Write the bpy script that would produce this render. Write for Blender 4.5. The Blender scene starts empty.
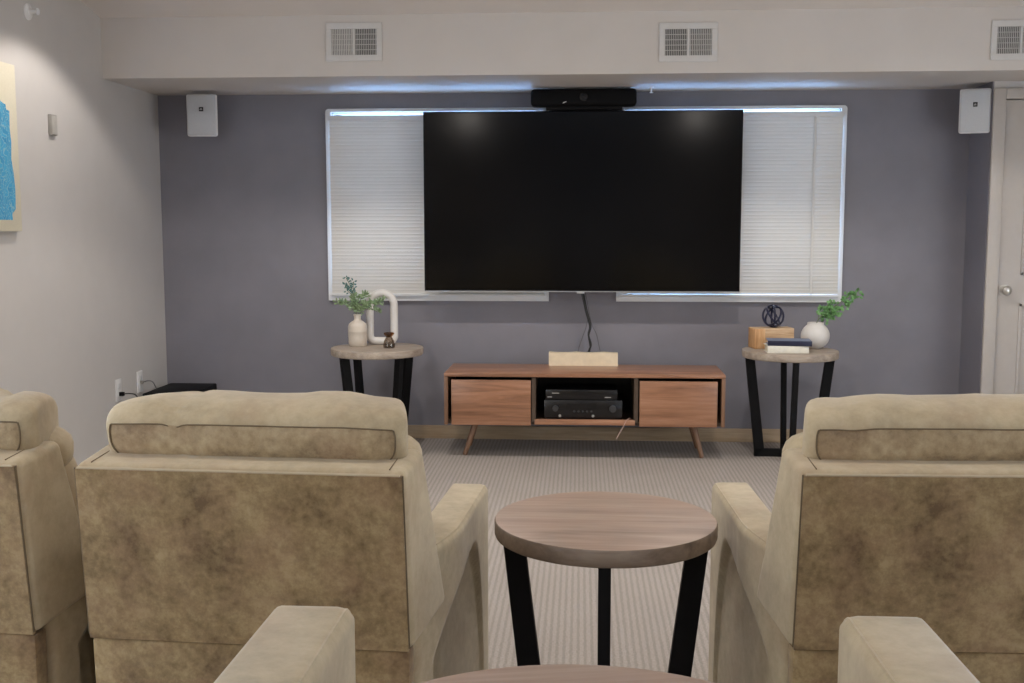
import bpy, bmesh, math, random
from mathutils import Vector, Matrix, noise
PI = math.pi
R = math.radians
scene = bpy.context.scene
col = scene.collection

# ------------------------------------------------------------------ camera
CH = 1.305
cam_d = bpy.data.cameras.new('camera')
cam = bpy.data.objects.new('camera', cam_d); col.objects.link(cam)
cam_d.sensor_fit = 'HORIZONTAL'; cam_d.sensor_width = 36.0
cam_d.lens = 1087.54 / 1024 * 36.0
cam_d.clip_start = 0.05; cam_d.clip_end = 100
cam.location = (0, 0, CH)
cam.rotation_euler = (PI / 2 - 0.106, 0.0005, 0.0627)
scene.camera = cam

# ------------------------------------------------------------------ exposure, world (daylight outside the windows)
scene.view_settings.view_transform = 'Standard'
scene.view_settings.look = 'None'
scene.view_settings.gamma = 1
scene.view_settings.use_curve_mapping = False
scene.view_settings.exposure = 0.16
w = bpy.data.worlds.new('daylight'); scene.world = w; w.use_nodes = True
bg = w.node_tree.nodes['Background']
# open blue sky beyond the screen wall, weaker warm sky elsewhere, tuned as room fill
_nt = w.node_tree
_tc = _nt.nodes.new('ShaderNodeTexCoord'); _sp = _nt.nodes.new('ShaderNodeSeparateXYZ')
_nt.links.new(_tc.outputs['Generated'], _sp.inputs[0])
_my = _nt.nodes.new('ShaderNodeMapRange'); _my.interpolation_type = 'SMOOTHSTEP'
_my.inputs['From Min'].default_value = 0.6; _my.inputs['From Max'].default_value = 0.85
_nt.links.new(_sp.outputs['Y'], _my.inputs['Value'])
_mz = _nt.nodes.new('ShaderNodeMapRange')
_mz.inputs['From Min'].default_value = -0.1; _mz.inputs['From Max'].default_value = 0.1
_mz.inputs['To Min'].default_value = 1.0; _mz.inputs['To Max'].default_value = 1.0
_nt.links.new(_sp.outputs['Z'], _mz.inputs['Value'])
_mc = _nt.nodes.new('ShaderNodeMix'); _mc.data_type = 'RGBA'
_nt.links.new(_my.outputs[0], _mc.inputs[0])
SIDE_SKY = 3.6
_mc.inputs[6].default_value = (1.0 * SIDE_SKY, 0.95 * SIDE_SKY, 0.89 * SIDE_SKY, 1)
_mc.inputs[7].default_value = (12.0, 23.0, 42.0, 1)
_nt.links.new(_mc.outputs[2], bg.inputs[0]); _nt.links.new(_mz.outputs[0], bg.inputs[1])

# lamp positions of the room's recessed downlights: x, y, watts
CEIL_FLAT_Y, CEIL_FLAT_Z = 3.4, 2.893
DOWNLIGHTS = [(-1.95, 4.95, 52), (-0.75, 4.95, 72), (0.75, 4.95, 72), (1.95, 4.95, 40),
              (-1.7, 2.6, 8), (0.0, 2.6, 8), (1.7, 2.6, 8),
              (-1.6, -0.2, 4), (1.6, -0.2, 4),
              (-1.62, -3.0, 42), (1.62, -3.0, 42)]
LAMP_COL = (1.0, 0.92, 0.84)
# added side windows, unseen, put in to fill the room with light: wall x, outward direction, y0, y1, z0, z1
FILL_WINDOWS = [(-2.57, -1, -0.3, 3.75, 0.1, 1.75), (3.3, 1, 0.4, 4.8, 0.1, 1.75)]



# ------------------------------------------------------------------ materials
def new_mat(name):
    m = bpy.data.materials.new(name); m.use_nodes = True
    nt = m.node_tree; b = nt.nodes['Principled BSDF']
    return m, nt, b


def N(nt, typ, **kw):
    n = nt.nodes.new(typ)
    for k, v in kw.items():
        setattr(n, k, v)
    return n


def coords(nt, scale=(1, 1, 1), rot=(0, 0, 0)):
    tc = N(nt, 'ShaderNodeTexCoord'); mp = N(nt, 'ShaderNodeMapping')
    mp.inputs['Scale'].default_value = scale; mp.inputs['Rotation'].default_value = rot
    nt.links.new(tc.outputs['Object'], mp.inputs['Vector'])
    return mp.outputs['Vector']


def ramp(nt, fac, stops):
    r = N(nt, 'ShaderNodeValToRGB')
    els = r.color_ramp.elements
    while len(els) < len(stops):
        els.new(0.5)
    for e, (p, c) in zip(els, stops):
        e.position = p; e.color = (*c, 1)
    nt.links.new(fac, r.inputs['Fac'])
    return r.outputs['Color']


def noise_tex(nt, vec, scale, detail=4, rough=0.55, dist=0):
    n = N(nt, 'ShaderNodeTexNoise')
    n.inputs['Scale'].default_value = scale; n.inputs['Detail'].default_value = detail
    n.inputs['Roughness'].default_value = rough; n.inputs['Distortion'].default_value = dist
    nt.links.new(vec, n.inputs['Vector'])
    return n.outputs['Fac']


def bump(nt, b, h, strength=0.2, dist=0.01):
    n = N(nt, 'ShaderNodeBump')
    n.inputs['Strength'].default_value = strength; n.inputs['Distance'].default_value = dist
    nt.links.new(h, n.inputs['Height']); nt.links.new(n.outputs['Normal'], b.inputs['Normal'])


def mixc(nt, fac, a, c, blend='MIX'):
    m = N(nt, 'ShaderNodeMix'); m.data_type = 'RGBA'; m.blend_type = blend
    for sock, v in ((m.inputs[0], fac), (m.inputs[6], a), (m.inputs[7], c)):
        if isinstance(v, bpy.types.NodeSocket):
            nt.links.new(v, sock)
        elif isinstance(v, (int, float)):
            sock.default_value = v
        else:
            sock.default_value = (*v, 1)
    return m.outputs[2]


def plain(name, c, rough=0.6, metal=0.0, var=0.08, nscale=30, bmp=0.05, spec=0.5):
    m, nt, b = new_mat(name)
    v = coords(nt)
    f = noise_tex(nt, v, nscale)
    d = tuple(x * (1 - var) for x in c); l = tuple(min(1, x * (1 + var)) for x in c)
    nt.links.new(ramp(nt, f, [(0.3, d), (0.7, l)]), b.inputs['Base Color'])
    b.inputs['Roughness'].default_value = rough; b.inputs['Metallic'].default_value = metal
    b.inputs['Specular IOR Level'].default_value = spec
    if bmp:
        bump(nt, b, noise_tex(nt, v, nscale * 8, 2), bmp, 0.002)
    return m


def wood(name, dark, mid, light, axis=0, scale=1.0, rough=0.4, patches=False, rotz=0.0):
    m, nt, b = new_mat(name)
    s = [14 * scale, 14 * scale, 14 * scale]; s[axis] = 1.1 * scale
    v = coords(nt, tuple(s), (0, 0, rotz))
    f = noise_tex(nt, v, 1.6, 6, 0.62, 0.6)
    c = ramp(nt, f, [(0.28, dark), (0.5, mid), (0.72, light)])
    s2 = [x * 4 for x in s]; s2[axis] = 3 * scale
    g = noise_tex(nt, coords(nt, tuple(s2), (0, 0, rotz)), 2.0, 3)
    gc = ramp(nt, g, [(0.35, (0.72, 0.70, 0.68)), (0.6, (1, 1, 1))])
    c = mixc(nt, 0.5, c, gc, 'MULTIPLY')
    if patches:
        big = noise_tex(nt, coords(nt), 5, 2)
        c = mixc(nt, ramp(nt, big, [(0.4, (0, 0, 0)), (0.62, (0.35, 0.35, 0.35))]), c, (0.42, 0.27, 0.20))
    nt.links.new(c, b.inputs['Base Color'])
    b.inputs['Roughness'].default_value = rough
    bump(nt, b, g, 0.12, 0.002)
    return m


def suede(name, dark, mid, light, sc=7.0):
    m, nt, b = new_mat(name)
    v = coords(nt)
    f1 = noise_tex(nt, v, sc, 5, 0.6, 0.3); f2 = noise_tex(nt, v, sc * 7, 5, 0.7)
    add = N(nt, 'ShaderNodeMath', operation='MULTIPLY_ADD')
    nt.links.new(f2, add.inputs[0]); add.inputs[1].default_value = 0.40
    m2 = N(nt, 'ShaderNodeMath', operation='MULTIPLY'); nt.links.new(f1, m2.inputs[0]); m2.inputs[1].default_value = 0.60
    nt.links.new(m2.outputs[0], add.inputs[2])
    c = ramp(nt, add.outputs[0], [(0.36, dark), (0.5, mid), (0.62, light)])
    hue = noise_tex(nt, v, sc * 0.9 + 3, 3)
    c = mixc(nt, ramp(nt, hue, [(0.45, (0, 0, 0)), (0.65, (0.22, 0.22, 0.22))]), c, (0.30, 0.17, 0.11))
    nt.links.new(c, b.inputs['Base Color'])
    b.inputs['Roughness'].default_value = 0.72
    b.inputs['Specular IOR Level'].default_value = 0.3
    b.inputs['Sheen Weight'].default_value = 0.25
    b.inputs['Sheen Roughness'].default_value = 0.5
    bump(nt, b, f2, 0.15, 0.004)
    return m


MAT = {}
MAT['wall'] = plain('light_grey_paint', (0.54, 0.52, 0.505), 0.55, var=0.02, nscale=6, bmp=0.06)
MAT['soffit'] = plain('off_white_paint', (0.60, 0.56, 0.525), 0.6, var=0.03, nscale=3, bmp=0.08)
MAT['ceiling'] = plain('ceiling_paint', (0.68, 0.63, 0.595), 0.8, var=0.02, nscale=4, bmp=0.1)
MAT['accent'] = plain('slate_paint', (0.205, 0.200, 0.233), 0.55, var=0.05, nscale=5, bmp=0.08)
MAT['rearwall'] = plain('umber_paint', (0.16, 0.125, 0.105), 0.7, var=0.05, nscale=5)
MAT['trim'] = plain('door_paint', (0.50, 0.465, 0.435), 0.45, var=0.02, bmp=0.02)
MAT['white'] = plain('white_plastic', (0.72, 0.72, 0.73), 0.4, var=0.02, bmp=0.02)
MAT['frame'] = plain('white_vinyl', (0.67, 0.685, 0.70), 0.35, var=0.02, bmp=0.0)
MAT['vent'] = plain('vent_enamel', (0.60, 0.585, 0.57), 0.45, var=0.02, bmp=0.0)
MAT['duct'] = plain('vent_duct', (0.13, 0.13, 0.125), 0.8)
MAT['grille'] = plain('speaker_grille', (0.55, 0.57, 0.60), 0.5, var=0.05, nscale=300, bmp=0.2)
MAT['black'] = plain('black_steel', (0.006, 0.006, 0.007), 0.6, var=0.2, spec=0.15)
MAT['blackplastic'] = plain('black_plastic', (0.004, 0.004, 0.005), 0.55, var=0.1, spec=0.12)
MAT['blackgloss'] = plain('black_gloss', (0.004, 0.004, 0.005), 0.25, var=0.0, bmp=0)
MAT['steel'] = plain('brushed_nickel', (0.62, 0.60, 0.56), 0.3, metal=1.0, var=0.03)
MAT['silver'] = plain('silver_strip', (0.45, 0.46, 0.48), 0.35, metal=0.6, var=0.02)
MAT['grey'] = plain('grey_plastic', (0.30, 0.29, 0.27), 0.5)
MAT['knob'] = plain('dark_knob', (0.035, 0.035, 0.037), 0.35)
MAT['beige'] = plain('beige_plastic', (0.40, 0.385, 0.36), 0.5)
MAT['dark'] = plain('dark_gap', (0.02, 0.018, 0.016), 0.8)
MAT['baseboard'] = wood('tan_wood_baseboard', (0.33, 0.24, 0.155), (0.43, 0.32, 0.21), (0.52, 0.40, 0.28), 0, 1.0, 0.5)
MAT['suede'] = suede('tan_suede', (0.36, 0.295, 0.190), (0.455, 0.375, 0.247), (0.53, 0.445, 0.305), 5)
MAT['suede_back'] = suede('mottled_suede', (0.125, 0.080, 0.036), (0.262, 0.182, 0.088), (0.385, 0.285, 0.150), 8)
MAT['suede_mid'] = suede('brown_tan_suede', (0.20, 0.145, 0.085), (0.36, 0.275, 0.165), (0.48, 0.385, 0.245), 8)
MAT['piping'] = plain('tan_piping', (0.48, 0.40, 0.28), 0.7)
MAT['seam'] = plain('brown_seam', (0.15, 0.11, 0.065), 0.8)
MAT['walnut'] = wood('walnut_veneer', (0.19, 0.090, 0.050), (0.33, 0.162, 0.092), (0.44, 0.235, 0.145), 0, 1.0, 0.32)
MAT['walnut_side'] = wood('walnut_edge', (0.14, 0.075, 0.045), (0.23, 0.125, 0.075), (0.30, 0.18, 0.11), 2, 1.0, 0.4)
MAT['walnut_dark'] = plain('dark_walnut', (0.07, 0.045, 0.030), 0.5)
MAT['tabletop'] = wood('greyed_oak', (0.22, 0.155, 0.115), (0.35, 0.255, 0.20), (0.45, 0.35, 0.28), 0, 1.0, 0.42, True, R(25))
MAT['tablerim'] = wood('greyed_oak_rim', (0.13, 0.095, 0.07), (0.22, 0.165, 0.125), (0.30, 0.24, 0.19), 0, 0.8, 0.5)
MAT['walltop'] = wood('weathered_oak', (0.27, 0.22, 0.18), (0.40, 0.335, 0.275), (0.50, 0.43, 0.36), 0, 1.2, 0.5)
MAT['wallrim'] = wood('weathered_oak_rim', (0.20, 0.14, 0.09), (0.33, 0.24, 0.16), (0.42, 0.32, 0.22), 0, 0.8, 0.55)
MAT['cream'] = plain('cream_ceramic', (0.60, 0.54, 0.47), 0.35, var=0.05, bmp=0.05)
MAT['pale'] = plain('white_ceramic', (0.66, 0.64, 0.62), 0.5, var=0.03, bmp=0.06)
MAT['creambox'] = plain('cream_wood', (0.72, 0.62, 0.46), 0.6, var=0.06)
MAT['blockwood'] = wood('raw_pine', (0.42, 0.25, 0.13), (0.60, 0.42, 0.26), (0.70, 0.55, 0.38), 0, 1.6, 0.7)
MAT['blockside'] = wood('raw_pine_end', (0.40, 0.20, 0.09), (0.62, 0.36, 0.17), (0.70, 0.47, 0.27), 2, 2.0, 0.7)
MAT['navy'] = plain('navy_metal', (0.022, 0.025, 0.055), 0.3, metal=0.2)
MAT['bookblue'] = plain('slate_blue_cloth', (0.16, 0.20, 0.30), 0.6)
MAT['bookwhite'] = plain('ivory_cover', (0.74, 0.72, 0.64), 0.6)
MAT['pages'] = plain('page_edges', (0.72, 0.66, 0.54), 0.8, nscale=80, var=0.12)
MAT['leaf_dark'] = plain('teal_leaf', (0.07, 0.17, 0.16), 0.5, var=0.4, nscale=40)
MAT['leaf_pale'] = plain('sage_leaf', (0.22, 0.32, 0.17), 0.5, var=0.35, nscale=40)
MAT['leaf_green'] = plain('fresh_leaf', (0.15, 0.33, 0.12), 0.45, var=0.5, nscale=30)
MAT['stem'] = plain('green_stem', (0.12, 0.16, 0.07), 0.6)
MAT['canvas'] = plain('cream_canvas', (0.62, 0.58, 0.46), 0.8, nscale=200, var=0.04)
MAT['cord'] = plain('black_cord', (0.015, 0.015, 0.016), 0.5)
MAT['paleCord'] = plain('pink_cord', (0.55, 0.38, 0.34), 0.5)
MAT['greycord'] = plain('grey_cord', (0.10, 0.10, 0.11), 0.5)


def mat_carpet():
    m, nt, b = new_mat('ribbed_carpet')
    v = coords(nt)
    wv = N(nt, 'ShaderNodeTexWave'); wv.wave_type = 'BANDS'; wv.bands_direction = 'X'
    wv.inputs['Scale'].default_value = 1 / 0.011 * 0.31831 * 0.5 * 2 / 2 * PI / 1.0 / 3.14159 * 1.0
    wv.inputs['Distortion'].default_value = 1.2; wv.inputs['Detail'].default_value = 2
    wv.inputs['Detail Scale'].default_value = 3
    nt.links.new(v, wv.inputs['Vector'])
    f2 = noise_tex(nt, v, 160, 3, 0.7)
    f3 = noise_tex(nt, v, 3, 3)
    c = ramp(nt, wv.outputs['Fac'], [(0.1, (0.350, 0.318, 0.293)), (0.7, (0.435, 0.395, 0.365))])
    c = mixc(nt, 0.55, c, ramp(nt, f2, [(0.35, (0.55, 0.53, 0.52)), (0.65, (1, 1, 1))]), 'MULTIPLY')
    c = mixc(nt, 0.4, c, ramp(nt, f3, [(0.3, (0.85, 0.85, 0.85)), (0.7, (1, 1, 1))]), 'MULTIPLY')
    nt.links.new(c, b.inputs['Base Color'])
    b.inputs['Roughness'].default_value = 0.95; b.inputs['Specular IOR Level'].default_value = 0.15
    ad = N(nt, 'ShaderNodeMath', operation='ADD'); nt.links.new(wv.outputs['Fac'], ad.inputs[0]); nt.links.new(f2, ad.inputs[1])
    bump(nt, b, ad.outputs[0], 0.2, 0.003)
    return m


def mat_screen():
    m, nt, b = new_mat('tv_screen')
    f = noise_tex(nt, coords(nt), 3, 2)
    nt.links.new(ramp(nt, f, [(0.3, (0.003, 0.0028, 0.0026)), (0.7, (0.0045, 0.0042, 0.004))]), b.inputs['Base Color'])
    b.inputs['Roughness'].default_value = 0.13
    b.inputs['Specular IOR Level'].default_value = 0.22
    return m


def mat_glass(name, c=(1, 1, 1), rough=0.0, mixf=0.12):
    m, nt, b = new_mat(name)
    out = nt.nodes['Material Output']
    tr = N(nt, 'ShaderNodeBsdfTransparent'); tr.inputs[0].default_value = (*c, 1)
    gl = N(nt, 'ShaderNodeBsdfGlossy'); gl.inputs['Roughness'].default_value = 0.03
    mx = N(nt, 'ShaderNodeMixShader'); mx.inputs[0].default_value = mixf
    nt.links.new(tr.outputs[0], mx.inputs[1]); nt.links.new(gl.outputs[0], mx.inputs[2])
    nt.links.new(mx.outputs[0], out.inputs['Surface'])
    return m


def mat_slats():
    m, nt, b = new_mat('blind_slat')
    f = noise_tex(nt, coords(nt), 4, 2)
    c = ramp(nt, f, [(0.3, (0.66, 0.65, 0.62)), (0.7, (0.70, 0.69, 0.66))])
    nt.links.new(c, b.inputs['Base Color']); b.inputs['Roughness'].default_value = 0.45
    tl = N(nt, 'ShaderNodeBsdfTranslucent'); tl.inputs[0].default_value = (0.75, 0.8, 0.8, 1)
    mx = N(nt, 'ShaderNodeMixShader'); mx.inputs[0].default_value = 0.012
    nt.links.new(b.outputs[0], mx.inputs[1]); nt.links.new(tl.outputs[0], mx.inputs[2])
    nt.links.new(mx.outputs[0], nt.nodes['Material Output'].inputs['Surface'])
    return m


def mat_paint():
    m, nt, b = new_mat('blue_print')
    v = coords(nt, (1, 1, 1), (0, PI / 2, 0))
    br = N(nt, 'ShaderNodeTexBrick'); br.inputs['Scale'].default_value = 15
    br.inputs['Color1'].default_value = (0.03, 0.26, 0.50, 1); br.inputs['Color2'].default_value = (0.06, 0.36, 0.60, 1)
    br.inputs['Mortar'].default_value = (0.22, 0.44, 0.56, 1); br.inputs['Mortar Size'].default_value = 0.025
    nz = N(nt, 'ShaderNodeTexNoise'); nz.inputs['Scale'].default_value = 12
    nt.links.new(v, nz.inputs['Vector'])
    ad = N(nt, 'ShaderNodeVectorMath', operation='MULTIPLY_ADD')
    nt.links.new(nz.outputs['Color'], ad.inputs[0]); ad.inputs[1].default_value = (0.16, 0.16, 0.16); nt.links.new(v, ad.inputs[2])
    nt.links.new(ad.outputs[0], br.inputs['Vector'])
    nt.links.new(br.outputs['Color'], b.inputs['Base Color']); b.inputs['Roughness'].default_value = 0.7
    return m


def mat_emit(name, c, s):
    m, nt, b = new_mat(name)
    b.inputs['Base Color'].default_value = (*c, 1)
    b.inputs['Emission Color'].default_value = (*c, 1); b.inputs['Emission Strength'].default_value = s
    return m


MAT['carpet'] = mat_carpet()
MAT['screen'] = mat_screen()
MAT['pane'] = mat_glass('window_glass', (0.95, 0.98, 1.0), mixf=0.08)
MAT['amber'] = mat_glass('amber_glass', (0.62, 0.42, 0.24), mixf=0.10)
MAT['smoke'] = mat_glass('smoky_glass', (0.72, 0.66, 0.60), mixf=0.10)
MAT['slats'] = mat_slats()
MAT['paint'] = mat_paint()
MAT['lens'] = mat_emit('lamp_lens', (1.0, 0.93, 0.84), 6.0)


# ------------------------------------------------------------------ mesh helpers
def add_box(bm, x0, x1, y0, y1, z0, z1, bev=0.0, seg=2, mtx=None):
    t = bmesh.new()
    bmesh.ops.create_cube(t, size=1)
    bmesh.ops.scale(t, vec=(x1 - x0, y1 - y0, z1 - z0), verts=t.verts)
    bmesh.ops.translate(t, vec=((x0 + x1) / 2, (y0 + y1) / 2, (z0 + z1) / 2), verts=t.verts)
    if bev:
        bmesh.ops.bevel(t, geom=t.edges[:], offset=bev, segments=seg, affect='EDGES', profile=0.5)
    if mtx is not None:
        bmesh.ops.transform(t, matrix=mtx, verts=t.verts)
    merge(bm, t)


def merge(bm, t):
    me = bpy.data.meshes.new('tmp'); t.to_mesh(me); t.free(); bm.from_mesh(me); bpy.data.meshes.remove(me)


def add_hex(bm, pts, bev=0.0, seg=2):
    """eight corners: bottom 4 (ccw) then top 4"""
    t = bmesh.new()
    v = [t.verts.new(p) for p in pts]
    for f in ((3, 2, 1, 0), (4, 5, 6, 7), (0, 1, 5, 4), (1, 2, 6, 5), (2, 3, 7, 6), (3, 0, 4, 7)):
        t.faces.new([v[i] for i in f])
    bmesh.ops.recalc_face_normals(t, faces=t.faces)
    if bev:
        bmesh.ops.bevel(t, geom=t.edges[:], offset=bev, segments=seg, affect='EDGES', profile=0.5)
    merge(bm, t)


def add_lathe(bm, prof, cx=0, cy=0, cz=0, seg=40, cap=True):
    rings = []
    for r, z in prof:
        rings.append([bm.verts.new((cx + r * math.cos(2 * PI * i / seg), cy + r * math.sin(2 * PI * i / seg), cz + z)) for i in range(seg)])
    for a, b_ in zip(rings, rings[1:]):
        for i in range(seg):
            j = (i + 1) % seg
            bm.faces.new((a[i], a[j], b_[j], b_[i]))
    if cap:
        bm.faces.new(list(reversed(rings[0]))); bm.faces.new(rings[-1])


def add_tube(bm, pts, r, seg=8, closed=False, r1=None):
    pts = [Vector(p) for p in pts]; n = len(pts)
    up = Vector((0.013, 0.03, 1))
    rings = []
    prevN = None
    for i, p in enumerate(pts):
        if closed:
            d = pts[(i + 1) % n] - pts[i - 1]
        else:
            d = pts[min(i + 1, n - 1)] - pts[max(i - 1, 0)]
        d.normalize()
        if prevN is None:
            a = d.cross(up)
            if a.length < 1e-3:
                a = d.cross(Vector((1, 0, 0)))
        else:
            a = prevN - d * prevN.dot(d)
        a.normalize(); prevN = a
        b_ = d.cross(a)
        rr = r if r1 is None else r + (r1 - r) * i / (n - 1)
        rings.append([bm.verts.new(p + (a * math.cos(2 * PI * k / seg) + b_ * math.sin(2 * PI * k / seg)) * rr) for k in range(seg)])
    rng = range(n) if closed else range(n - 1)
    for i in rng:
        A, B = rings[i], rings[(i + 1) % n]
        for k in range(seg):
            j = (k + 1) % seg
            bm.faces.new((A[k], A[j], B[j], B[k]))
    if not closed:
        bm.faces.new(list(reversed(rings[0]))); bm.faces.new(rings[-1])


def smooth_path(pts, n=8):
    P = [Vector(p) for p in pts]; out = []
    Q = [P[0]] + P + [P[-1]]
    for i in range(1, len(Q) - 2):
        for k in range(n):
            t = k / n
            a, b_, c, d = Q[i - 1], Q[i], Q[i + 1], Q[i + 2]
            out.append(0.5 * ((2 * b_) + (c - a) * t + (2 * a - 5 * b_ + 4 * c - d) * t * t + (3 * b_ - a - 3 * c + d) * t ** 3))
    out.append(P[-1])
    return out


def add_prism(bm, pts2, axis, a0, a1, bev=0.0):
    """polygon pts2 extruded along axis (0 x, 1 y, 2 z)"""
    def mk(u, v, a):
        return {0: (a, u, v), 1: (u, a, v), 2: (u, v, a)}[axis]
    t = bmesh.new()
    A = [t.verts.new(mk(u, v, a0)) for u, v in pts2]; B = [t.verts.new(mk(u, v, a1)) for u, v in pts2]
    t.faces.new(A); t.faces.new(list(reversed(B)))
    n = len(pts2)
    for i in range(n):
        j = (i + 1) % n
        t.faces.new((A[i], B[i], B[j], A[j]))
    bmesh.ops.recalc_face_normals(t, faces=t.faces)
    if bev:
        bmesh.ops.bevel(t, geom=t.edges[:], offset=bev, segments=2, affect='EDGES')
    merge(bm, t)


def obj(name, bm, mat, parent=None, loc=None, smooth=False, angle=40):
    bmesh.ops.recalc_face_normals(bm, faces=bm.faces)
    me = bpy.data.meshes.new(name); bm.to_mesh(me); bm.free()
    mats = mat if isinstance(mat, (list, tuple)) else [mat]
    for mm in mats:
        me.materials.append(MAT[mm] if isinstance(mm, str) else mm)
    if smooth:
        me.polygons.foreach_set('use_smooth', [True] * len(me.polygons))
        try:
            me.set_sharp_from_angle(angle=R(angle))
        except Exception:
            pass
    o = bpy.data.objects.new(name, me); col.objects.link(o)
    if parent is not None:
        o.parent = parent
    if loc is not None:
        o.location = loc
    return o


def box(name, mat, parent, x0, x1, y0, y1, z0, z1, bev=0.0, seg=2, mtx=None):
    bm = bmesh.new(); add_box(bm, x0, x1, y0, y1, z0, z1, bev, seg, mtx)
    return obj(name, bm, mat, parent, smooth=bev > 0)


def thing(name, label, cat, loc=(0, 0, 0), rz=0, group=None):
    o = bpy.data.objects.new(name, None); col.objects.link(o)
    o.location = loc; o.rotation_euler = (0, 0, rz); o.empty_display_size = 0.1
    o['label'] = label; o['category'] = cat
    if group:
        o['group'] = group
    return o


def tag(o, label, cat, group=None):
    o['label'] = label; o['category'] = cat
    if group:
        o['group'] = group
    return o


def struct(o):
    o['kind'] = 'structure'
    return o


def dup(root, loc, rz, label=None, group=None):
    r = root.copy(); col.objects.link(r); r.location = loc; r.rotation_euler = (0, 0, rz)
    if label:
        r['label'] = label
    if group:
        r['group'] = group
    for ch in list(root.children):
        c = ch.copy(); col.objects.link(c); c.parent = r
        for g in ch.children:
            d = g.copy(); col.objects.link(d); d.parent = c
    return r


# ------------------------------------------------------------------ room shell
XL, XR, YB, YR = -2.57, 3.3, 6.58, -4.5
SOF_Y, SOF_Z0, SOF_Z1 = 5.815, 2.093, 2.41
WT = 0.16
RISER_Z, RISER_Y = 0.235, 1.70

struct(box('floor', 'carpet', None, XL - WT, XR + WT, YR - WT, YB + WT, -0.1, 0))
struct(box('floor_platform', 'carpet', None, XL, XR, YR, RISER_Y, 0, RISER_Z, 0.008))

WIN = [(-1.505, -0.215), (0.240, 1.520)]      # openings in x
WZ0, WZ1 = 0.885, 1.985
bm = bmesh.new()
ztop = 3.1
xs = [XL - WT, WIN[0][0], WIN[0][1], WIN[1][0], WIN[1][1], XR + WT]
for i in range(5):
    if i in (1, 3):
        add_box(bm, xs[i], xs[i + 1], YB, YB + WT, 0, WZ0)
        add_box(bm, xs[i], xs[i + 1], YB, YB + WT, WZ1, ztop)
    else:
        add_box(bm, xs[i], xs[i + 1], YB, YB + WT, 0, ztop)
struct(obj('wall_back', bm, 'accent'))
for nm, (wx, sd, wy0, wy1, wz0, wz1) in zip(('wall_left', 'wall_right'), FILL_WINDOWS):
    xa, xb = sorted((wx, wx + sd * WT))
    bm = bmesh.new()
    add_box(bm, xa, xb, YR - WT, wy0, 0, ztop)
    add_box(bm, xa, xb, wy1, YB, 0, ztop)
    add_box(bm, xa, xb, wy0, wy1, 0, wz0)
    add_box(bm, xa, xb, wy0, wy1, wz1, ztop)
    struct(obj(nm, bm, 'wall'))
struct(box('wall_rear', 'rearwall', None, XL, XR, YR - WT, YR, 0, ztop))

# ceiling: flat over the seats, sloping down to the soffit
bm = bmesh.new()
prof = [(YR - WT, CEIL_FLAT_Z), (CEIL_FLAT_Y, CEIL_FLAT_Z), (YB, 2.41 - 0.2 * (YB - SOF_Y)), (YB, 3.1), (YR - WT, 3.1)]
add_prism(bm, prof, 0, XL, XR)
struct(obj('ceiling', bm, 'ceiling'))
# soffit along the screen wall
struct(box('ceiling_soffit', 'soffit', None, XL, XR, SOF_Y, YB, SOF_Z0, SOF_Z1 + 0.004))

# closet bump-out with a door, right end of the screen wall
BX, BY = 2.262, 6.25
DX0, DX1, DZ1 = BX + 0.063, BX + 0.063 + 0.76, 2.0
bm = bmesh.new()
add_box(bm, BX + 0.004, DX0, BY, YB, 0, SOF_Z0)
add_box(bm, DX1, XR, BY, YB, 0, SOF_Z0)
add_box(bm, DX0, DX1, BY, YB, DZ1, SOF_Z0)
struct(obj('wall_closet', bm, 'wall'))
struct(box('wall_closet_side', 'accent', None, BX - 0.004, BX + 0.004, BY + 0.001, YB, 0, SOF_Z0))
bm = bmesh.new()
add_box(bm, BX, DX0 + 0.004, BY - 0.018, BY, 0, DZ1 + 0.055, 0.004)
add_box(bm, DX1 - 0.004, DX1 + 0.063, BY - 0.018, BY, 0, DZ1 + 0.055, 0.004)
add_box(bm, DX0 + 0.004, DX1 - 0.004, BY - 0.018, BY, DZ1 - 0.003, DZ1 + 0.055, 0.004)
struct(obj('trim_1', bm, 'trim', smooth=True))
# door slab with two raised mouldings
door = box('door_1', 'trim', None, DX0 + 0.006, DX1 - 0.006, BY + 0.004, BY + 0.044, 0.01, DZ1 - 0.006, 0.002)
struct(door)
for z0, z1 in ((0.18, 0.87), (1.03, 1.86)):
    bm = bmesh.new()
    a, b_ = DX0 + 0.13, DX1 - 0.13
    for q in ((a, b_, z0, z0 + 0.018), (a, b_, z1 - 0.018, z1), (a, a + 0.018, z0, z1), (b_ - 0.018, b_, z0, z1)):
        add_box(bm, q[0], q[1], BY - 0.004, BY + 0.006, q[2], q[3], 0.003)
    obj('door_panel', bm, 'trim', door, smooth=True)
bm = bmesh.new()
add_lathe(bm, [(0.001, 0), (0.030, 0), (0.031, 0.006), (0.012, 0.010), (0.011, 0.026), (0.022, 0.034), (0.027, 0.046), (0.024, 0.056), (0.010, 0.062), (0.001, 0.0625)], seg=28)
bmesh.ops.transform(bm, matrix=Matrix.Translation((BX + 0.108, BY + 0.004, 0.945)) @ Matrix.Rotation(PI / 2, 4, 'X'), verts=bm.verts)
obj('door_knob', bm, 'steel', door, smooth=True)

# baseboards
struct(box('baseboard_back', 'baseboard', None, XL, BX, YB - 0.014, YB, 0, 0.082, 0.003))
struct(box('baseboard_left', 'baseboard', None, XL, XL + 0.014, RISER_Y, YB - 0.014, 0, 0.082, 0.003))
struct(box('baseboard_right', 'baseboard', None, XR - 0.014, XR, RISER_Y, BY, 0, 0.082, 0.003))

# ------------------------------------------------------------------ windows and blinds
FR = 0.032


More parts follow.
